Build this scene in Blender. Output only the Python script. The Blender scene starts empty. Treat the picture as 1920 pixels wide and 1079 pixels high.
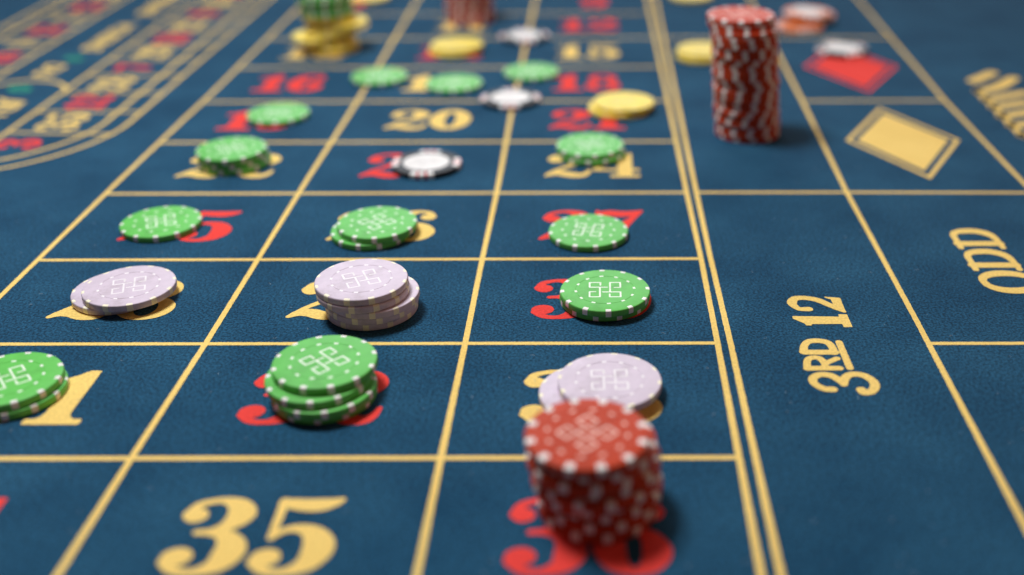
import bpy, math, random
import numpy as np
from mathutils import Matrix, Vector
random.seed(7)
rng = np.random.default_rng(11)
S = bpy.context.scene
COL = S.collection
MM = 0.001
R = math.radians

# ------------------------------------------------------------------ camera
pitch, yaw, roll = 0.4814, -0.0027, -0.0029
f_px, px0 = 2062.9, 1116.85
cp, sp = math.cos(pitch), math.sin(pitch)
fw = Vector((math.sin(yaw)*cp, math.cos(yaw)*cp, -sp))
rt = Vector((math.cos(yaw), -math.sin(yaw), 0))
up = rt.cross(fw)
r2 = rt*math.cos(roll) + up*math.sin(roll)
u2 = up*math.cos(roll) - rt*math.sin(roll)
cd = bpy.data.cameras.new('camera')
cam = bpy.data.objects.new('camera', cd); COL.objects.link(cam)
cam.matrix_world = Matrix(((r2.x, u2.x, -fw.x, 269.03*MM), (r2.y, u2.y, -fw.y, -315.19*MM),
                           (r2.z, u2.z, -fw.z, 232.62*MM), (0, 0, 0, 1)))
cd.sensor_width = 36
cd.lens = f_px/1920*36
cd.shift_x = -(px0-960)/1920
cd.clip_start, cd.clip_end = 0.02, 30
cd.dof.use_dof = True
cd.dof.focus_distance = 0.475
cd.dof.aperture_fstop = 3.3
S.camera = cam

# ------------------------------------------------------------------ room light
W = bpy.data.worlds.new('World'); S.world = W; W.use_nodes = True
bg = W.node_tree.nodes['Background']
bg.inputs[0].default_value = (1.0, 0.56, 0.52, 1)
bg.inputs[1].default_value = 0.095


def area(name, loc, target, size, size_y, power, color):
    l = bpy.data.lights.new(name, 'AREA'); l.shape = 'RECTANGLE'
    l.size, l.size_y, l.energy, l.color = size, size_y, power, color
    o = bpy.data.objects.new(name, l); COL.objects.link(o)
    o.location = loc
    o.rotation_euler = (Vector(target)-Vector(loc)).to_track_quat('-Z', 'Y').to_euler()
    return o


area('ceiling_lamp_key', (-0.08, 0.34, 0.98), (0.20, 0.16, 0), 0.26, 0.26, 12.0, (0.92, 0.97, 1.0))
area('ceiling_lamp_back', (0.25, 3.6, 1.7), (0.25, 0.5, 0), 3.0, 1.4, 42.0, (0.86, 0.93, 1.0))
area('wall_lamp_warm', (1.65, 0.50, 0.70), (0.3, 0.25, 0), 0.35, 0.35, 2.8, (1.0, 0.62, 0.28))

S.view_settings.view_transform = 'Standard'
S.view_settings.look = 'None'
S.view_settings.exposure = 0.0
S.view_settings.gamma = 1.0
S.view_settings.use_curve_mapping = False


# ------------------------------------------------------------------ materials
def new_mat(name):
    m = bpy.data.materials.new(name); m.use_nodes = True
    nt = m.node_tree
    return m, nt, nt.nodes['Principled BSDF']


def noise(nt, scale, detail=3.0, rough=0.55, vec=None):
    n = nt.nodes.new('ShaderNodeTexNoise')
    n.inputs['Scale'].default_value = scale
    n.inputs['Detail'].default_value = detail
    n.inputs['Roughness'].default_value = rough
    if vec: nt.links.new(vec, n.inputs['Vector'])
    return n


def ramp(nt, src, p0, c0, p1, c1):
    r = nt.nodes.new('ShaderNodeValToRGB')
    e = r.color_ramp.elements
    e[0].position, e[0].color = p0, (*c0, 1)
    e[1].position, e[1].color = p1, (*c1, 1)
    nt.links.new(src, r.inputs[0])
    return r


def mixc(nt, fac, a, b, mode='MIX'):
    m = nt.nodes.new('ShaderNodeMix'); m.data_type = 'RGBA'; m.blend_type = mode
    if isinstance(fac, float): m.inputs[0].default_value = fac
    else: nt.links.new(fac, m.inputs[0])
    nt.links.new(a, m.inputs[6]); nt.links.new(b, m.inputs[7])
    return m.outputs[2]


def cloth(name, lo, hi, sheen, sheen_tint, speck=0.35, bump=0.5):
    """Short-pile cloth: soft clouds of brushed nap, fine fibre speckle and bump."""
    m, nt, b = new_mat(name)
    tc = nt.nodes.new('ShaderNodeTexCoord').outputs['Object']
    cloud = noise(nt, 22, 4, 0.6, tc)
    c = ramp(nt, cloud.outputs['Fac'], 0.30, lo, 0.72, hi)
    fine = noise(nt, 900, 1, 0.6, tc)
    g = ramp(nt, fine.outputs['Fac'], 0.36, (1-speck,)*3, 0.66, (1+speck,)*3)
    col = mixc(nt, 1.0, c.outputs[0], g.outputs[0], 'MULTIPLY')
    nt.links.new(col, b.inputs['Base Color'])
    b.inputs['Roughness'].default_value = 0.9
    b.inputs['Specular IOR Level'].default_value = 0.06
    b.inputs['Sheen Weight'].default_value = sheen
    b.inputs['Sheen Roughness'].default_value = 0.55
    b.inputs['Sheen Tint'].default_value = (*sheen_tint, 1)
    bn = noise(nt, 1100, 3, 0.7, tc)
    bp = nt.nodes.new('ShaderNodeBump')
    bp.inputs['Strength'].default_value = bump
    bp.inputs['Distance'].default_value = 0.0006
    nt.links.new(bn.outputs['Fac'], bp.inputs['Height'])
    nt.links.new(bp.outputs[0], b.inputs['Normal'])
    return m


def plastic(name, col, rough=0.40, var=0.08, spec=0.32):
    """Moulded clay-composite chip: slightly mottled, faint scuffs in the gloss."""
    m, nt, b = new_mat(name)
    tc = nt.nodes.new('ShaderNodeTexCoord').outputs['Object']
    n = noise(nt, 160, 4, 0.65, tc)
    lo = tuple(c*(1-var) for c in col); hi = tuple(min(1, c*(1+var)) for c in col)
    c = ramp(nt, n.outputs['Fac'], 0.3, lo, 0.7, hi)
    oi = nt.nodes.new('ShaderNodeObjectInfo')
    tr = nt.nodes.new('ShaderNodeMapRange')
    tr.inputs[3].default_value, tr.inputs[4].default_value = 0.95, 1.03
    nt.links.new(oi.outputs['Random'], tr.inputs[0])
    w = noise(nt, 70, 6, 0.75, tc)                      # handling grime in irregular patches
    gr = ramp(nt, w.outputs['Fac'], 0.30, (0.80, 0.78, 0.75), 0.48, (1, 1, 1))
    col1 = mixc(nt, 1.0, c.outputs[0], gr.outputs[0], 'MULTIPLY')
    col2 = mixc(nt, 1.0, col1, tr.outputs[0], 'MULTIPLY')
    nt.links.new(col2, b.inputs['Base Color'])
    s = noise(nt, 420, 5, 0.7, tc)
    rr = nt.nodes.new('ShaderNodeMapRange')
    rr.inputs[3].default_value, rr.inputs[4].default_value = rough-0.07, rough+0.12
    nt.links.new(s.outputs['Fac'], rr.inputs[0])
    nt.links.new(rr.outputs[0], b.inputs['Roughness'])
    b.inputs['Specular IOR Level'].default_value = spec
    bp = nt.nodes.new('ShaderNodeBump')
    bp.inputs['Strength'].default_value = 0.10
    bp.inputs['Distance'].default_value = 0.0003
    nt.links.new(s.outputs['Fac'], bp.inputs['Height'])
    nt.links.new(bp.outputs[0], b.inputs['Normal'])
    return m


M = {
    'felt': cloth('blue_felt', (0.0065, 0.049, 0.100), (0.0160, 0.081, 0.148), 0.13, (0.45, 0.64, 0.92), 0.50, 0.38),
    'gold': cloth('gold_print', (0.84, 0.575, 0.165), (0.92, 0.645, 0.20), 0.05, (1, 0.9, 0.7), 0.10, 0.4),
    'red_print': cloth('red_print', (0.78, 0.055, 0.045), (0.88, 0.072, 0.058), 0.05, (1, 0.7, 0.7), 0.10, 0.4),
    'green_print': cloth('green_print', (0.03, 0.30, 0.17), (0.05, 0.38, 0.22), 0.05, (0.7, 1, 0.8), 0.10, 0.4),
    'green': plastic('green_chip', (0.125, 0.52, 0.090)),
    'red': plastic('red_chip', (0.53, 0.050, 0.013), rough=0.42, spec=0.16),
    'lilac': plastic('lilac_chip', (0.67, 0.56, 0.65)),
    'yellow': plastic('yellow_chip', (0.93, 0.71, 0.09)),
    'black': plastic('black_chip', (0.012, 0.012, 0.014)),
    'orange': plastic('orange_chip', (0.80, 0.20, 0.045)),
    'white': plastic('white_spot', (0.84, 0.80, 0.75), rough=0.30, spec=0.5),
    'cream': plastic('cream_spot', (0.93, 0.85, 0.63)),
    'pale_yellow': plastic('pale_yellow_spot', (0.85, 0.66, 0.25)),
    'inlay_white': plastic('white_inlay', (0.82, 0.78, 0.75), 0.45),
    'stripe_red': plastic('red_stripe', (0.60, 0.03, 0.03)),
    'mark_green': plastic('pale_mark_green', (0.80, 0.88, 0.72)),
    'mark_white': plastic('pale_mark_white', (0.86, 0.80, 0.82)),
    'mark_red': plastic('pale_mark_red', (0.90, 0.60, 0.50)),
    'mark_grey': plastic('grey_mark', (0.62, 0.58, 0.56)),
}


# ------------------------------------------------------------------ helpers
def mesh_from(name, verts, faces, mat, smooth=False):
    me = bpy.data.meshes.new(name)
    me.from_pydata(verts, [], faces); me.update()
    me.materials.append(mat)
    if smooth:
        me.polygons.foreach_set('use_smooth', [True]*len(me.polygons))
        me.set_sharp_from_angle(angle=R(24))
    return me


def link(name, me, parent=None, loc=None, rz=0.0):
    o = bpy.data.objects.new(name, me); COL.objects.link(o)
    if parent: o.parent = parent
    if loc is not None: o.location = loc
    o.rotation_euler.z = rz
    return o


def tag(o, label=None, cat=None, group=None, kind=None):
    for k, v in (('label', label), ('category', cat), ('group', group), ('kind', kind)):
        if v: o[k] = v
    return o


def catmull(pts, n=10):
    P = np.array(pts, float)
    if len(P) == 2:
        t = np.linspace(0, 1, 4*n)[:, None]
        return P[0]*(1-t)+P[1]*t
    Q = np.vstack([2*P[0]-P[1], P, 2*P[-1]-P[-2]])
    out = []
    for i in range(1, len(Q)-2):
        t = np.linspace(0, 1, n, endpoint=False)[:, None]
        a, b, c, d = Q[i-1], Q[i], Q[i+1], Q[i+2]
        out.append(0.5*((2*b)+(-a+c)*t+(2*a-5*b+4*c-d)*t**2+(-a+3*b-3*c+d)*t**3))
    out.append(P[-1:])
    return np.vstack(out)


def poly_sdf(X, Y, poly):
    P = np.array(poly, float)
    d = np.full(X.shape, 1e9); inside = np.zeros(X.shape, bool)
    for i in range(len(P)):
        a, b = P[i], P[(i+1) % len(P)]
        e = b-a; L = e@e+1e-12
        t = np.clip(((X-a[0])*e[0]+(Y-a[1])*e[1])/L, 0, 1)
        d = np.minimum(d, np.hypot(X-a[0]-t*e[0], Y-a[1]-t*e[1]))
        c = ((a[1] > Y) != (b[1] > Y)) & (X < (b[0]-a[0])*(Y-a[1])/((b[1]-a[1]) if b[1] != a[1] else 1e-9)+a[0])
        inside ^= c
    return np.where(inside, -d, d)


def shape_mesh(name, mat, strokes=(), polys=(), rings=(), res=0.35, lin=False, fuzz=0.05, sc=1.0):
    """Flat printed shape (mm): union of swelling strokes, polygons and oval rings, cut out on a fine grid."""
    pts = [np.array(s, float)*np.array([sc, sc, sc]) for s in strokes]
    dens = [catmull(s, 12) if not lin else np.vstack([catmull(s[i:i+2], 12) for i in range(len(s)-1)]) for s in pts]
    polys = [np.array(p, float)*sc for p in polys]
    rings = [tuple(v*sc for v in r) for r in rings]
    lo = np.array([1e9, 1e9]); hi = -lo
    for d in dens:
        lo = np.minimum(lo, (d[:, :2]-d[:, 2:3]).min(0)); hi = np.maximum(hi, (d[:, :2]+d[:, 2:3]).max(0))
    for p in polys:
        lo = np.minimum(lo, p.min(0)); hi = np.maximum(hi, p.max(0))
    for (cx, cy, a, b, *_r) in rings:
        lo = np.minimum(lo, (cx-a, cy-b)); hi = np.maximum(hi, (cx+a, cy+b))
    lo -= 2*res; hi += 2*res
    xs = np.arange(lo[0], hi[0]+res, res); ys = np.arange(lo[1], hi[1]+res, res)
    X, Y = np.meshgrid(xs, ys)
    D = np.full(X.shape, 1e9)
    for d in dens:
        for x, y, r in d:
            D = np.minimum(D, np.hypot(X-x, Y-y)-r)
    for p in polys:
        D = np.minimum(D, poly_sdf(X, Y, p))
    for (cx, cy, a, b, a2, b2) in rings:
        o = (np.hypot((X-cx)/a, (Y-cy)/b)-1)*min(a, b)
        i = (np.hypot((X-cx)/a2, (Y-cy)/b2)-1)*min(a2, b2)
        D = np.minimum(D, np.maximum(o, -i))
    if fuzz: D = D + rng.normal(0, fuzz, D.shape)
    D = np.where(np.abs(D) < 1e-6, 1e-6, D)
    ins = D < 0
    V, F, idx = [], [], {}

    def vert(k, x, y):
        if k not in idx:
            idx[k] = len(V); V.append((x*MM, y*MM, 0.0))
        return idx[k]
    ny, nx = D.shape
    for j in range(ny-1):
        i = 0
        full = ins[j, :-1] & ins[j, 1:] & ins[j+1, :-1] & ins[j+1, 1:]
        anyi = ins[j, :-1] | ins[j, 1:] | ins[j+1, :-1] | ins[j+1, 1:]
        while i < nx-1:
            if full[i]:
                k = i
                while k+1 < nx-1 and full[k+1]: k += 1
                F.append((vert((i, j), xs[i], ys[j]), vert((k+1, j), xs[k+1], ys[j]),
                          vert((k+1, j+1), xs[k+1], ys[j+1]), vert((i, j+1), xs[i], ys[j+1])))
                i = k+1; continue
            if anyi[i]:
                cs = [(i, j), (i+1, j), (i+1, j+1), (i, j+1)]
                loop = []
                for a in range(4):
                    p, q = cs[a], cs[(a+1) % 4]
                    dp, dq = D[p[1], p[0]], D[q[1], q[0]]
                    if dp < 0: loop.append(vert(p, xs[p[0]], ys[p[1]]))
                    if (dp < 0) != (dq < 0):
                        t = dp/(dp-dq)
                        key = (min(p, q), max(p, q))
                        loop.append(vert(key, xs[p[0]]+t*(xs[q[0]]-xs[p[0]]), ys[p[1]]+t*(ys[q[1]]-ys[p[1]])))
                if len(loop) >= 3: F.append(tuple(loop))
            i += 1
    return mesh_from(name, V, F, mat)


def ribbon(name, pts, width, mat, step=1.6, jit=0.045):
    """Printed line (mm polyline) with slightly woolly edges."""
    P = np.array(pts, float)
    seg = np.hypot(*np.diff(P, axis=0).T); s = np.r_[0, np.cumsum(seg)]
    n = max(2, int(s[-1]/step)); t = np.linspace(0, s[-1], n)
    C = np.stack([np.interp(t, s, P[:, 0]), np.interp(t, s, P[:, 1])], 1)
    T = np.gradient(C, axis=0); T /= np.hypot(T[:, 0], T[:, 1])[:, None]
    N = np.stack([-T[:, 1], T[:, 0]], 1)
    a = C+N*(width/2+rng.normal(0, jit, n))[:, None]; b = C-N*(width/2+rng.normal(0, jit, n))[:, None]
    V = [(x*MM, y*MM, 0) for x, y in np.vstack([a, b])]
    F = [(i, n+i, n+i+1, i+1) for i in range(n-1)]
    return mesh_from(name, V, F, mat)


# ------------------------------------------------------------------ the table
table = bpy.data.objects.new('roulette_table', None); COL.objects.link(table)
tag(table, 'dark blue felt roulette table printed with gold lines and red and gold numbers', 'table')
X0, X1, Y0, Y1 = -1100, 1500, -700, 2000
bev = [(0, -30), (0, -4), (1.2, -1.2), (4, 0)]
V, F = [], []
for off, z in bev:
    for x, y in ((X0+off, Y0+off), (X1-off, Y0+off), (X1-off, Y1-off), (X0+off, Y1-off)):
        V.append((x*MM, y*MM, z*MM))
for k in range(len(bev)-1):
    for i in range(4):
        j = (i+1) % 4
        F.append((4*k+i, 4*k+j, 4*k+4+j, 4*k+4+i))
F.append((12, 13, 14, 15)); F.append((3, 2, 1, 0))
link('felt', mesh_from('felt', V, F, M['felt']), table)

ZL, ZC, ZN = 0.00010, 0.00016, 0.00013


def line(pts, w, z, name='grid_line', mat='gold'):
    return link(name, ribbon(name, pts, w, M[mat]), table, (0, 0, z))


rows = {0: 0.5, 1: 79.9, 2: 159.4, 3: 241.6, 4: 322.6, 5: 402.2, 6: 482.3, 7: 564.6, 8: 646.0, 9: 727, 10: 808, -1: -80.0}
c0 = [(-0.6, -140), (-0.6, 141), (-0.4, 260), (1.0, 365), (2.0, 420), (2.0, 900)]
c1 = [(103.8, -140), (104.3, 0), (105.4, 80), (105.4, 160), (105.2, 260), (105.8, 330), (106.2, 404), (104.0, 700), (103.5, 900)]
c2 = [(213.8, -140), (213.5, 0), (213.6, 80), (213.3, 160), (213.6, 243), (212.0, 400), (211.9, 700), (211.9, 900)]
c3a = [(318.3, -140), (318.6, 80), (318.4, 160), (317.4, 243), (316.4, 400), (314.5, 700), (314.0, 900)]
c3b = [(324.8, -140), (324.0, 80), (323.0, 160), (322.7, 243), (322.4, 400), (321.5, 700), (321.0, 900)]
c4 = [(406.6, -140), (406.2, 26), (406.1, 100), (404.8, 241), (406.8, 400), (408.2, 700), (408.2, 900)]
c5 = [(508.5, -140), (507.5, 120), (505.8, 255), (503.0, 400), (506.5, 700), (507.0, 900)]
for c in (c0, c1, c2, c3a, c3b, c4, c5):
    line(c, 2.5, ZC)


def xat(c, y):
    return float(np.interp(y, [p[1] for p in c], [p[0] for p in c]))


for k, y in rows.items():
    line([(xat(c0, y), y), (xat(c3a, y), y+(0.4 if k > 1 else 0.0))], 2.45, ZL)
for k in (3, 7):
    line([(xat(c3b, rows[k]), rows[k]+0.5), (xat(c4, rows[k]), rows[k]+0.2), (xat(c5, rows[k]), rows[k]-0.8)], 2.45, ZL)
for k in (1, 5, 9):
    line([(xat(c4, rows[k]), rows[k]-0.6), (xat(c5, rows[k]), rows[k]-0.6)], 2.45, ZL)

# ------------------------------------------------------------------ printed digits (unit height 1)
DIG = {
    '0': dict(rings=[(.33, .5, .315, .51, .085, .36)], w=.66),
    '1': dict(strokes=[], polys=[[(0.385, 1.0), (0.280, 1.0), (0.210, .92), (0.110, .845), (0.000, .80), (0.000, .725), (0.155, .735), (0.155, .20),
              (0.135, .14), (0.100, .10), (0.020, .095), (0.010, .05), (0.020, 0), (0.520, 0), (0.530, .05), (0.520, .095), (0.440, .10), (0.405, .14), (0.385, .20)]], w=.52),
    '2': dict(strokes=[[(.165, .715, .105), (.15, .73, .10)], [(.085, .74, .04), (.15, .885, .04), (.31, .962, .04), (.47, .90, .085), (.53, .755, .115),
              (.48, .60, .095), (.35, .45, .052), (.18, .27, .036), (.05, .07, .028)],
              [(.05, .06, .03), (.14, .145, .068), (.26, .155, .092), (.40, .085, .092), (.52, .075, .07), (.60, .16, .042), (.635, .29, .024)]], w=.66),
    '3': dict(strokes=[[(.155, .755, .095), (.14, .765, .09)], [(.085, .775, .04), (.15, .905, .042), (.31, .962, .04), (.45, .90, .085), (.505, .77, .112),
              (.45, .635, .075), (.34, .548, .042), (.225, .53, .034)], [(.30, .535, .036), (.43, .505, .065), (.52, .39, .105), (.53, .26, .122),
              (.475, .12, .088), (.33, .04, .045), (.18, .06, .046), (.085, .165, .05)], [(.165, .225, .112), (.15, .22, .11)]], w=.66),
    '4': dict(polys=[[(.36, .10), (.36, 1.0), (.56, 1.0), (.56, .10)], [(.47, 1.0), (.56, 1.0), (.12, .34), (.02, .34)],
              [(.02, .25), (.02, .335), (.66, .335), (.66, .25)], [(.26, 0), (.26, .095), (.66, .095), (.66, 0)]], w=.68),
    '5': dict(strokes=[[(.145, .955, .04), (.145, .46, .03)], [(.16, .925, .062), (.30, .90, .082), (.44, .90, .085), (.55, .94, .052), (.60, .975, .024)],
              [(.145, .47, .028), (.24, .565, .038), (.37, .575, .06), (.48, .49, .098), (.53, .33, .122), (.48, .14, .09), (.33, .04, .045),
              (.18, .06, .046), (.085, .16, .05)], [(.165, .215, .108), (.15, .21, .105)]], w=.66),
    '6': dict(strokes=[[(.49, .775, .09), (.50, .77, .088)], [(.56, .80, .04), (.49, .925, .042), (.36, .962, .04), (.235, .87, .085), (.165, .64, .12),
              (.155, .38, .128), (.21, .14, .095), (.345, .04, .045), (.47, .12, .085), (.52, .29, .112), (.47, .47, .078), (.36, .545, .04), (.26, .47, .03)]], w=.66),
    '7': dict(strokes=[[(.085, .86, .06), (.20, .905, .092), (.34, .875, .095), (.47, .885, .085), (.60, .965, .035)], [(.60, .96, .03), (.47, .68, .05),
              (.35, .43, .085), (.28, .22, .12), (.27, .12, .122)]], polys=[[(.04, 1.0), (.085, 1.0), (.10, .69), (.04, .69)]], w=.64),
    '8': dict(rings=[(.33, .745, .245, .265, .10, .175), (.33, .275, .30, .285, .115, .19)], w=.66),
}
d6 = DIG['6']
DIG['9'] = dict(strokes=[[(.66-x, 1.0-y, r) for x, y, r in s] for s in d6['strokes']], w=.66)
_dm = {}


def digit_mesh(ch, mat, h):
    key = (ch, mat, h)
    if key not in _dm:
        g = DIG[ch]
        _dm[key] = shape_mesh('digit', M[mat], g.get('strokes', ()), g.get('polys', ()), g.get('rings', ()),
                              res=0.36 if h > 30 else 0.6, sc=h, fuzz=0.05 if h > 30 else 0)
    return _dm[key]


def number(txt, cx, y, mat, h=41.0, rz=0.0, squash=1.0):
    e = bpy.data.objects.new('number', None); COL.objects.link(e); e.parent = table
    colour = 'gold' if mat == 'gold' else 'red'
    e['label'] = f'{colour} number {txt} printed on the felt'
    w = sum(DIG[c]['w'] for c in txt)*h*squash
    e.location = (cx*MM, y*MM, ZN); e.rotation_euler.z = rz
    x = -w/2
    for c in txt:
        o = link('digit', digit_mesh(c, mat, h), e, (x*MM, 0, 0))
        o.scale.x = squash
        x += DIG[c]['w']*h*squash
    return e


REDS = {1, 3, 5, 7, 9, 12, 14, 16, 18, 19, 21, 23, 25, 27, 30, 32, 34, 36}
xc = [55.4, 159.8, 265.6]
for r in range(12):
    for c in range(3):
        n = 34+c-3*r
        if n < 7: continue
        number(str(n), xc[c]-(3.6 if n == 31 else 4.0 if '1' in str(n) else 7.2 if n == 34 else 1.2 if n == 35 else 0), (rows[r-1] if r else -79.9)+(20.8 if r < 4 else 23.2),
               'red_print' if n in REDS else 'gold', 37.5, squash=1.12)

# ------------------------------------------------------------------ lettering of the outside bets (mm on the felt)
G = M['gold']


def letter(strokes=(), polys=(), name='letter', label=None, dy=0.0, mat=G, lin=False):
    o = link(name, shape_mesh(name, mat, strokes, polys, res=0.35, lin=lin, fuzz=0.05), table, (0, dy*MM, ZN))
    if label: o['label'] = label
    return o


TWO = [[(361.4, 109.1, 2.0), (357.5, 109.3, 1.6), (355.5, 112.2, 1.8), (355.1, 115.6, 2.2), (357.2, 119.0, 2), (361.5, 119.5, 1.9), (366.7, 117.5, 2.0), (371.0, 113.1, 1.9), (374.5, 109.7, 1.9), (376.6, 106.7, 0.9)]]
TWOF = [[(370.3, 120.7), (377.3, 119.4), (377.3, 106.1), (375.8, 107.4), (373.1, 113.1), (372.8, 118.0), (370.8, 119.4)]]
ONE = [[(353.3, 102.8), (374.4, 102.2), (373.6, 95.8), (360.6, 95.7), (360.2, 94.5), (358.0, 94.5), (357.4, 96.3), (353.2, 100.5)],
       [(373.5, 104.3), (377.3, 104.3), (377.5, 93.1), (373.6, 93.0)]]
LD = [[(353.6, 72.3, 1.9), (365.9, 72.3, 1.9)], [(353.2, 72.6, 1.8), (354.3, 77.6, 1.6), (356.8, 81.0, 1.7), (360.8, 81.6, 1.8), (364.4, 80.1, 1.8), (365.6, 75.9, 1.7), (365.4, 71.7, 1.6)]]
LR = [[(352.7, 59.9, 1.7), (365.4, 59.9, 1.7)], [(352.5, 59.7, 1.6), (353.7, 66.0, 1.5), (355.9, 68.0, 1.6), (358.7, 67.6, 1.6), (360.1, 63.6, 1.5), (359.6, 59.7, 1.5)], [(360.0, 63.2, 1.3), (365.9, 67.4, 1.4)]]
THREE = [[(359.8, 44.4, 1.9), (356.7, 44.8, 1.8), (353.6, 48.2, 1.7), (353.5, 52.3, 1.8), (356.5, 55.0, 1.8), (360.5, 54.6, 1.9), (363.5, 51.2, 1.8), (364.8, 48.1, 1.6)],
         [(364.8, 48.1, 1.6), (366.3, 52.7, 1.8), (369.3, 55.3, 1.8), (373.6, 54.6, 1.9), (376.5, 50.7, 1.9), (376.6, 46.6, 1.9), (374.4, 42.9, 1.8), (371.4, 42.2, 1.9), (370.8, 44.0, 2.0)]]
letter(TWO, TWOF, label='gold 2 of 3RD 12'); letter(polys=ONE, label='gold 1 of 3RD 12')
letter(LD, label='gold D of 3RD'); letter(LR, label='gold R of 3RD')
letter(THREE, label='gold 3 of 3RD'); letter([[(369.2, 80.5, 1.5), (369.6, 60.0, 1.5)]], name='underline')
# 2ND 12, one dozen further up the table
letter(TWO, TWOF, dy=322, label='gold 2 of 2ND 12'); letter(polys=ONE, dy=322, label='gold 1 of 2ND 12')
letter(LD, dy=322, label='gold D of 2ND')
letter([[(352.7, 59.6, 1.6), (366, 59.6, 1.6)], [(352.7, 59.6, 1.6), (366, 67.0, 1.6)], [(352.7, 67.0, 1.6), (366, 67.0, 1.6)]], dy=322, label='gold N of 2ND')
letter([[(x, y-64.5, r*1.05) for x, y, r in TWO[0]]], [[(x, y-64.5) for x, y in TWOF[0]]], dy=322, label='gold first 2 of 2ND')
letter([[(369.2, 80.5, 1.5), (369.6, 60.0, 1.5)]], name='underline', dy=322)

DD = [[(447.0, 176.0, 2.7), (466.6, 176.0, 2.7)], [(446.9, 186.1, 1.6), (446.6, 171.2, 1.5)], [(466.9, 180.5, 1.6), (467.2, 171.2, 1.5)],
      [(446.9, 186.1, 1.6), (449.3, 189.4, 2.2), (454.2, 190.9, 2.8), (459.4, 190.6, 2.9), (463.8, 188.1, 2.8), (466.1, 184.2, 2.2), (467.0, 179.5, 1.6)]]
letter(DD, label='gold second D of ODD'); letter(DD, dy=-23.8, label='gold first D of ODD')
OO = [(446.3, 136.0, 1.7), (447.6, 139.6, 2.1), (452.0, 142.6, 2.7), (458.2, 143.6, 2.9), (464.3, 142.4, 2.7), (468.8, 139.3, 2.1), (470.1, 135.2, 1.7),
      (468.8, 130.8, 2.1), (464.3, 127.4, 2.7), (458.2, 126.2, 2.9), (452.0, 127.4, 2.7), (447.6, 131.0, 2.1), (446.3, 136.0, 1.7)]
letter([OO], label='gold O of ODD')
# house lettering outside the betting border, read up the table; only a blurred corner of it is in the frame
for k, s in enumerate([[(535.5, 446, 4.6), (555, 465, 4.6)], [(532.5, 421, 4.6), (549, 432, 5.0), (566, 452, 4.4)], [(532, 403, 4.2), (562, 418, 4.2)],
                       [(532, 387, 4.2), (556, 397, 4.4)], [(531.5, 369, 4.4), (553, 378, 4.4)], [(531.5, 351, 4.2), (552, 357, 4.4)], [(532, 333, 4.2), (552, 338, 4.4)]]):
    letter([s], label='blurred gold letter stroke outside the border')
letter([[(531.5, 424, 2.6), (531.5, 330, 2.6)]], label='blurred gold letter foot line')


def diamond(cx, cy, hx, hy, mat, label):
    e = bpy.data.objects.new('diamond', None); COL.objects.link(e); e.parent = table
    e['label'] = label; e.location = (cx*MM, cy*MM, ZN)
    L = math.hypot(hx, hy); k = 2.6*L/(hx*hy)               # border 2.6 mm wide
    f1 = 1-k; f2 = 1-(2.6+3.6)*L/(hx*hy)
    q = lambda f: [(hx*f, 0), (0, hy*f), (-hx*f, 0), (0, -hy*f)]
    V = [(x*MM, y*MM, 0) for x, y in q(1)+q(f1)]
    link('border', mesh_from('border', V, [(i, (i+1) % 4, 4+(i+1) % 4, 4+i) for i in range(4)], M[mat]), e)
    link('fill', mesh_from('fill', [(x*MM, y*MM, 0) for x, y in q(f2)], [(0, 1, 2, 3)], M[mat]), e)


diamond(455.6, 324.0, 35.0, 63.5, 'gold', 'gold diamond with a thin gold border')
diamond(456.0, 482.6, 35.0, 63.5, 'red_print', 'red diamond with a thin red border')

# ------------------------------------------------------------------ racetrack at the left
CX, CY = -131.5, 362.0


def track(rad):
    a = np.linspace(-math.pi, 0, 40)
    return [(CX-rad, 1400)]+[(CX-rad, y) for y in (900, 600)]+[(CX+rad*math.cos(t), CY+rad*math.sin(t)) for t in a]+[(CX+rad, y) for y in (600, 900)]+[(CX+rad, 1400)]


line(track(99.5), 2.5, ZC, 'track_line'); line(track(83.8), 2.5, ZC, 'track_line')
line([(-102.3, 250), (-101.8, 1400)], 2.5, ZC, 'track_line'); line([(-163.5, 250), (-165.5, 520), (-168, 1400)], 2.5, ZC, 'track_line')
line([(-133.3+31*math.cos(t), 421+31*math.sin(t)) for t in np.linspace(0.33, math.pi-0.2, 24)], 2.9, ZL, 'track_line')
for k in range(18):
    y = 340.5+41.0*k
    line([(-101.8, y+(1.2 if k == 0 else 0.6)), (-33.5, y-(2.5 if k == 0 else 0.4))], 2.2, ZL, 'track_line')
    line([(-229.5, y+18), (-166.0, y+18)], 2.2, ZL, 'track_line')
for k, n in enumerate([35, 12, 28, 7, 29, 18, 22, 9, 31, 14, 20, 1, 33, 16]):
    number(str(n), -62.0, 361.0+41.0*k, 'red_print' if n in REDS else 'gold', 27.0, rz=R(90), squash=0.95)
number('3', -71.5, 320, 'red_print', 27.0, rz=R(90))
for k, n in enumerate([32, 15, 19, 4, 21, 2, 25, 17, 34, 6, 27]):
    number(str(n), -201.0, 429.5+41.0*k, 'red_print' if n in REDS else 'gold', 26.0, rz=R(-90), squash=0.95)


def word(txt, cx, cy, size, mat, label):
    c = bpy.data.curves.new('lettering', 'FONT'); c.body = txt; c.size = size*MM; c.align_x = 'CENTER'; c.align_y = 'CENTER'; c.offset = 0.0007; c.shear = 0.25
    c.resolution_u = 3
    t = bpy.data.objects.new('tmp', c); COL.objects.link(t)
    dg = bpy.context.evaluated_depsgraph_get()
    me = bpy.data.meshes.new_from_object(t.evaluated_get(dg))
    bpy.data.objects.remove(t); me.materials.clear(); me.materials.append(M[mat]); me.name = 'lettering'
    o = link('lettering', me, table, (cx*MM, cy*MM, ZN), R(-90))
    o['label'] = label


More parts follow.
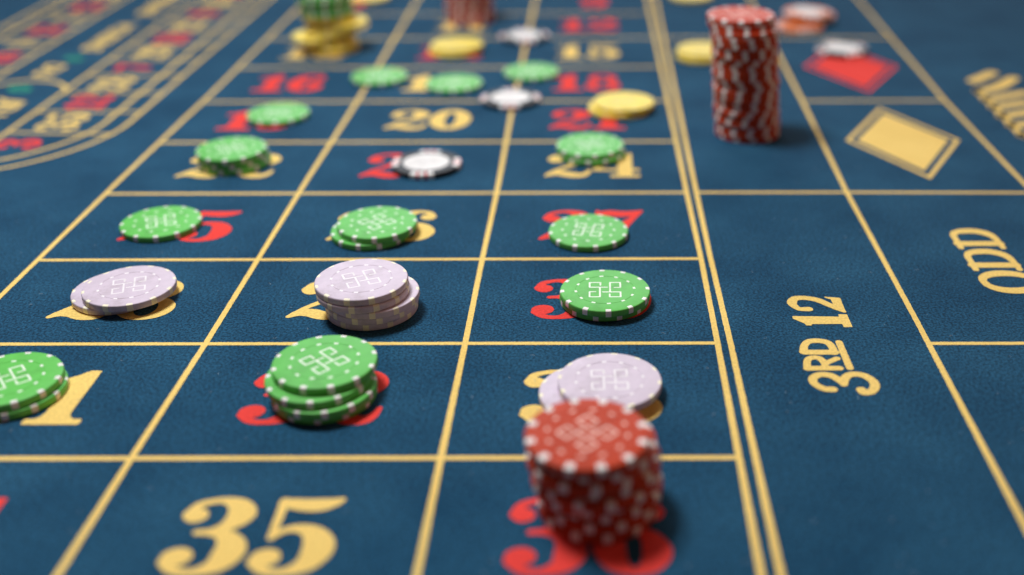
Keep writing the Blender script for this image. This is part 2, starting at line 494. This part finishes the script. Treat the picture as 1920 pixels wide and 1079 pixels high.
word('JEU', -127, 392, 22, 'gold', 'blurred gold lettering near the end of the racetrack')
word('0', -137, 434, 24, 'green_print', 'blurred green zero below the arc')
word('DU', -136, 478, 22, 'gold', 'blurred gold lettering above the arc')
word('0', -131, 510, 20, 'green_print', 'blurred green zero between gold words')
word('VOISINS', -129, 574, 23, 'gold', 'blurred long gold word in the racetrack')
word('ORPHELINS', -128, 705, 23, 'gold', 'blurred far gold word in the racetrack')

# ------------------------------------------------------------------ lint on the cloth
V, F = [], []
for _ in range(420):
    x, y = random.uniform(-40, 520), random.uniform(-60, 420)
    a, l, w = random.uniform(0, 6.28), random.uniform(0.25, 1.1), random.uniform(0.05, 0.10)
    bend = random.uniform(-0.8, 0.8); k = len(V)
    for t in (-1, 0, 1):
        cx_, cy_ = x+t*l*math.cos(a+bend*t), y+t*l*math.sin(a+bend*t)
        for sgn in (-1, 1):
            V.append(((cx_-sgn*w*math.sin(a))*MM, (cy_+sgn*w*math.cos(a))*MM, (0.24+0.06*abs(t))*MM))
    F += [(k, k+2, k+3, k+1), (k+2, k+4, k+5, k+3)]
M['lint'] = plastic('pale_lint', (0.30, 0.38, 0.44), 0.9)
tag(link('lint', mesh_from('lint', V, F, M['lint']), table), kind='stuff')

# ------------------------------------------------------------------ chips
RAD, TH, PITCH = 20.0, 3.2, 3.25
N = 96


def chip_body(mat):
    prof = [(0, 0), (19.25, 0), (19.55, .07), (19.80, .27), (19.92, .58), (19.95, .85), (19.95, 2.35), (19.92, 2.62), (19.80, 2.93), (19.55, 3.13), (19.25, 3.2),
            (13.12, 3.2), (13.05, 3.08), (12.87, 3.08), (12.80, 3.2), (0, 3.2)]
    V = [(0, 0, 0)]; F = []
    for r, z in prof[1:-1]:
        V += [(r*MM*math.cos(2*math.pi*i/N), r*MM*math.sin(2*math.pi*i/N), z*MM) for i in range(N)]
    V.append((0, 0, 3.2*MM)); L = len(prof)-2
    for i in range(N):
        j = (i+1) % N
        F.append((0, 1+j, 1+i))
        for k in range(L-1):
            F.append((1+k*N+i, 1+k*N+j, 1+(k+1)*N+j, 1+(k+1)*N+i))
        F.append((1+(L-1)*N+i, 1+(L-1)*N+j, len(V)-1))
    return mesh_from('poker_chip', V, F, mat, True)


def spot_mesh(mat, half, inner, n=5):
    prof = [(inner, 3.19), (inner+.05, 3.212), (19.26, 3.212), (19.567, 3.142), (19.825, 2.942), (19.948, 2.628), (19.98, 2.35), (19.98, .85), (19.948, .572), (19.825, .258), (19.567, .058), (19.26, -.012), (inner, -.012)]
    a = np.linspace(-half, half, n+1); V = []; F = []
    for r, z in prof:
        V += [(r*MM*math.cos(t), r*MM*math.sin(t), z*MM) for t in a]
    for k in range(len(prof)-1):
        for i in range(n):
            F.append((k*(n+1)+i, k*(n+1)+i+1, (k+1)*(n+1)+i+1, (k+1)*(n+1)+i))
    return mesh_from('edge_spot', [(x, y, z) for x, y, z in V], [f[::-1] for f in F], mat, True)


def dash_mesh(mat, rad=12.95, half=R(3.9), w=0.52, z=3.214, n=4):
    a = np.linspace(-half, half, n+1)
    V = [((rad+s*w)*MM*math.cos(t), (rad+s*w)*MM*math.sin(t), z*MM) for s in (-1, 1) for t in a]
    return mesh_from('dash', V, [(i, n+1+i, n+2+i, i+1) for i in range(n)], mat)


def emblem_mesh(mat, half=6.8, w=0.40):
    arm = [(-.3, .62), (-.3, 1), (-1, 1), (-1, .33), (.14, .33)]
    st = []
    for k in range(4):
        p = list(arm)
        for _ in range(k): p = [(-y, x) for x, y in p]
        if k % 2: p = p[:-1]+[(p[-1][0], p[-1][1]*2.0)]
        st.append([(x*half, y*half, w) for x, y in p])
    me = shape_mesh('emblem', mat, st, res=0.17, lin=True, fuzz=0)
    return me


def disc_mesh(mat, rad, z, n=64):
    V = [(0, 0, z*MM)]+[(rad*MM*math.cos(2*math.pi*i/n), rad*MM*math.sin(2*math.pi*i/n), z*MM) for i in range(n)]
    return mesh_from('inlay', V, [(0, 1+i, 1+(i+1) % n) for i in range(n)], mat)


KIND = {
    'green': dict(body='green', spot='white', half=R(3.5), inner=18.05, mark='mark_green', dash='mark_green'),
    'red': dict(body='red', spot='white', half=R(4.2), inner=16.9, mark='mark_red', dash='mark_red'),
    'lilac': dict(body='lilac', spot='cream', half=R(3.8), inner=18.5, mark='mark_white', dash='mark_white'),
    'yellow': dict(body='yellow', spot='pale_yellow', half=R(3.5), inner=18.2, mark='pale_yellow', dash='pale_yellow'),
    'black': dict(body='black', spot='white', half=R(20), inner=15.9, n=4, inlay=13.3),
    'orange': dict(body='orange', spot='white', half=R(20), inner=15.9, n=4, inlay=13.3),
}
for k, d in KIND.items():
    d['m_body'] = chip_body(M[d['body']])
    d['m_spot'] = spot_mesh(M[d['spot']], d['half'], d['inner'], 5 if d.get('n', 12) == 12 else 14)
    if 'inlay' in d:
        d['m_inlay'] = disc_mesh(M['inlay_white'], d['inlay'], 3.216)
        d['m_stripe'] = spot_mesh(M['stripe_red'], R(2.6), 15.9, 3)
        d['m_mark'] = emblem_mesh(M['mark_grey'], 5.0, 0.3)
    else:
        d['m_mark'] = emblem_mesh(M[d['mark']]); d['m_dash'] = dash_mesh(M[d['dash']])


def chip(kind, x, y, lv, rot, label, group, top=True, erot=None, z=None, tilt=(0, 0)):
    d = KIND[kind]
    o = bpy.data.objects.new('poker_chip', d['m_body']); COL.objects.link(o)
    o.location = (x*MM, y*MM, (0.25+lv*PITCH if z is None else z)*MM)
    o.rotation_euler = (R(tilt[0]), R(tilt[1]), R(rot))
    tag(o, label, 'poker chip', group)
    n = d.get('n', 12)
    for k in range(n):
        s = link('edge_spot', d['m_spot'], o, (0, 0, 0), 2*math.pi*k/n)
        if 'inlay' in d:
            for q in (-1, 1):
                t = link('red_stripe', d['m_stripe'], s, (0, 0, 0), q*R(7.0))
                t.scale = (1.0015, 1.0015, 1.006); t.location.z = -0.008*MM
    if top:
        if 'inlay' in d:
            i = link('inlay', d['m_inlay'], o)
            link('emblem', d['m_mark'], i, (0, 0, 3.222*MM), R(30))
        else:
            e = 0 if erot is None else erot-rot
            for k in range(12):
                link('dash', d['m_dash'], o, (0, 0, 0), R(e+7)+2*math.pi*k/12)
            link('emblem', d['m_mark'], o, (0, 0, 3.216*MM), R(e))
    return o


ORD = ['first', 'second', 'third', 'fourth', 'fifth', 'sixth', 'seventh', 'eighth', 'ninth', 'tenth', 'eleventh', 'twelfth', 'thirteenth']


def place_word(i, n):
    if n == 2: return ['lower', 'upper'][i]
    if i == n-1: return 'topmost'
    if i == 0: return 'lowest'
    if n == 3: return 'middle'
    return ORD[i]+' from the bottom,' if i <= n//2 else ORD[n-1-i]+' from the top,'


SPOTS = ' chip with white edge spots '


def stack(kind, where, items, group):
    """items: bottom to top (x, y, spot rotation[, emblem rotation])"""
    n = len(items)
    for i, it in enumerate(items):
        p = place_word(i, n)
        lab = f'{kind} chip, {p} of the {where}' if ',' not in p else f'{kind} chip {p} in the {where}'
        chip(kind, it[0], it[1], i, it[2], lab, group, top=(i == n-1 or (len(it) > 4)), erot=it[3] if len(it) > 3 else None)


def single(kind, x, y, rot, erot, label):
    chip(kind, x, y, 0, rot, label, f'single {kind} chips lying on the felt', True, erot)


# --- near rows
stack('green', 'green pair at the left edge beside gold 1', [(43.2, 42.0, 18), (42.0, 42.9, 2, 38)], 'green chips at the left edge')
stack('green', 'four green chips on red 32', [(164.0, 40.2, 5), (164.6, 38.3, 13), (162.4, 40.4, 4), (164.2, 44.9, 19, 45)], 'green chips on red 32')
redx = [(268.8, -25.7), (269.6, -24.9), (270.2, -23.6), (266.8, -24.6), (268.9, -26.6), (269.4, -24.4), (265.6, -26.4), (267.6, -24.6), (265.4, -25.9)]
rr = [9, 20, 3, 26, 12, 24, 8, 21, 14]
stack('red', 'near red stack on red 36', [(x, y, q) if i < 8 else (x, y, q, 45) for i, ((x, y), q) in enumerate(zip(redx, rr))], 'red chips stacked on red 36')
stack('lilac', 'lilac pair behind the near red stack', [(266.2, 38.9, 10), (273.3, 41.4, 24, 2)], 'lilac chips on gold 33')
stack('lilac', 'slanting lilac pair on gold 28', [(52.8, 123.4, 8), (59.5, 120.5, 21, 18)], 'lilac chips on gold 28')
stack('lilac', 'five lilac chips on gold 29', [(169.6, 109.6, 3), (170.2, 108.6, 19), (171.1, 107.9, 9), (167.1, 106.9, 27), (166.7, 107.5, 23, 24)], 'lilac chips on gold 29')
stack('green', 'green pair on red 30', [(271.7, 117.4, 19), (272.0, 115.3, 4, 0)], 'green chips on red 30')
single('green', 45.9, 197.7, 12, 22, 'green chip lying alone on red 25 beside the left gold line')
stack('green', 'green pair on gold 26', [(154.9, 188.0, 22), (158.1, 189.0, 6, 45)], 'green chips on gold 26')
single('green', 264.1, 186.0, 11, -8, 'green chip lying alone on red 27 with its emblem turned slightly')
# --- middle rows
stack('green', 'three green chips on gold 22', [(58.2, 286.2, 22), (57.4, 286.4, 14), (56.7, 286.3, 6, 30)], 'green chips on gold 22')
single('green', 61.5, 369.7, 9, 12, 'green chip lying alone on red 19')
single('black', 170.0, 280.4, 0, 0, 'black chip with white centre lying on red 23')
stack('green', 'green chips above gold 24', [(265.4, 299.6, 24), (264.3, 301.0, 9, 20)], 'green chips on gold 24')
stack('yellow', 'yellow pair right of gold 20 on red 21', [(282.5, 381.0, 5), (286.1, 382.5, 18, 0)], 'yellow chips on red 21')
single('green', 112.7, 452.1, 15, 12, 'green chip lying across the gold line right of red 16')
single('green', 168.1, 435.1, 5, 40, 'green chip covering gold 17')
single('green', 220.8, 463.2, 8, 25, 'green chip lying across the gold lines left of red 18')
single('black', 210.1, 401.0, 3, 0, 'black chip with white centre right of gold 20, across the gold line')
# --- far rows
stack('yellow', 'yellow pair before the dark far red stack', [(158.6, 523.0, 8), (160.3, 525.4, 20, 5)], 'yellow chips on red 14')
single('black', 209.9, 562.8, 10, 0, 'black chip with white centre right of the far dark red stack')
NX = 23
items = []
tw = [0, -6, -12, -14, -8, -3, -3, 0, 4, 8, 9, 3, 0, -1, 1, 9, 14, 12, 3, 0, 1, 6, -9]
for i in range(NX):
    t = i/(NX-1)
    items.append((362.2-7.0*t+random.uniform(-.7, .7)-(0.8 if 5 < i < 10 else 1.6 if i > 20 else 0), 337.2-6*t**1.5+(-3.5+1.2*(22-i) if False else 0)+random.uniform(-.5, .5)+(4.6 if i == 22 else 3.2 if i == 21 else 0.6 if i == 20 else 0), 4+tw[i]+random.uniform(-9, 9)) + ((20,) if i == NX-1 else ()))
stack('red', 'tall red stack beside the gold diamond', items, 'red chips in the tall stack')
stack('yellow', 'yellow pair half hidden by the tall red stack', [(348.2, 506.5, 12), (348.7, 508.7, 2, 30)], 'yellow chips behind the tall red stack')
single('black', 457.3, 522.7, 20, 0, 'black chip with white centre lying on the red diamond')
stack('orange', 'orange pile right of the tall red stack', [(435.5, 594.0, 12), (449.5, 617.0, 50), (445.0, 612.0, 8, 0)], 'orange chips in the far pile')
yx = [(62.5, 530.2), (63.0, 529.6), (61.0, 531.0), (53.0, 528.5), (62.0, 530.0), (64.0, 531.0), (71.0, 533.0), (63.0, 531.0), (62.0, 530.4)]
gx = [(61.5+random.uniform(-1, 1)-0.3*k, 530+random.uniform(-.8, .8)) for k in range(8)]
allx = yx+gx
for i, (x, y) in enumerate(allx):
    kd = 'yellow' if i < 9 else 'green'
    if i < 9: lab = f'yellow chip {"lowest" if i == 0 else ORD[i]+" from the bottom"} in the far stack topped with green'
    else: lab = f'green chip {ORD[i-9]+" above the yellow ones" if i < 16 else "topmost"} in the far yellow and green stack'
    chip(kd, x, y, i, 6+random.uniform(-6, 6) if i < 9 else 8+1.5*(i-9), lab, 'chips in the far yellow and green stack', i in (16,))
stack('red', 'far red stack cut by the top edge', [(160.0+random.uniform(-.8, .8), 621+random.uniform(-.8, .8), 6+2.2*k) if k < 13 else (160.0, 621, 5, 20) for k in range(14)], 'red chips in the far stack')
single('yellow', 354.9, 705.0, 5, 0, 'yellow chip at the top edge left of the tall red stack')
single('yellow', 57.8, 703.7, 15, 0, 'yellow chip behind the yellow and green stack')
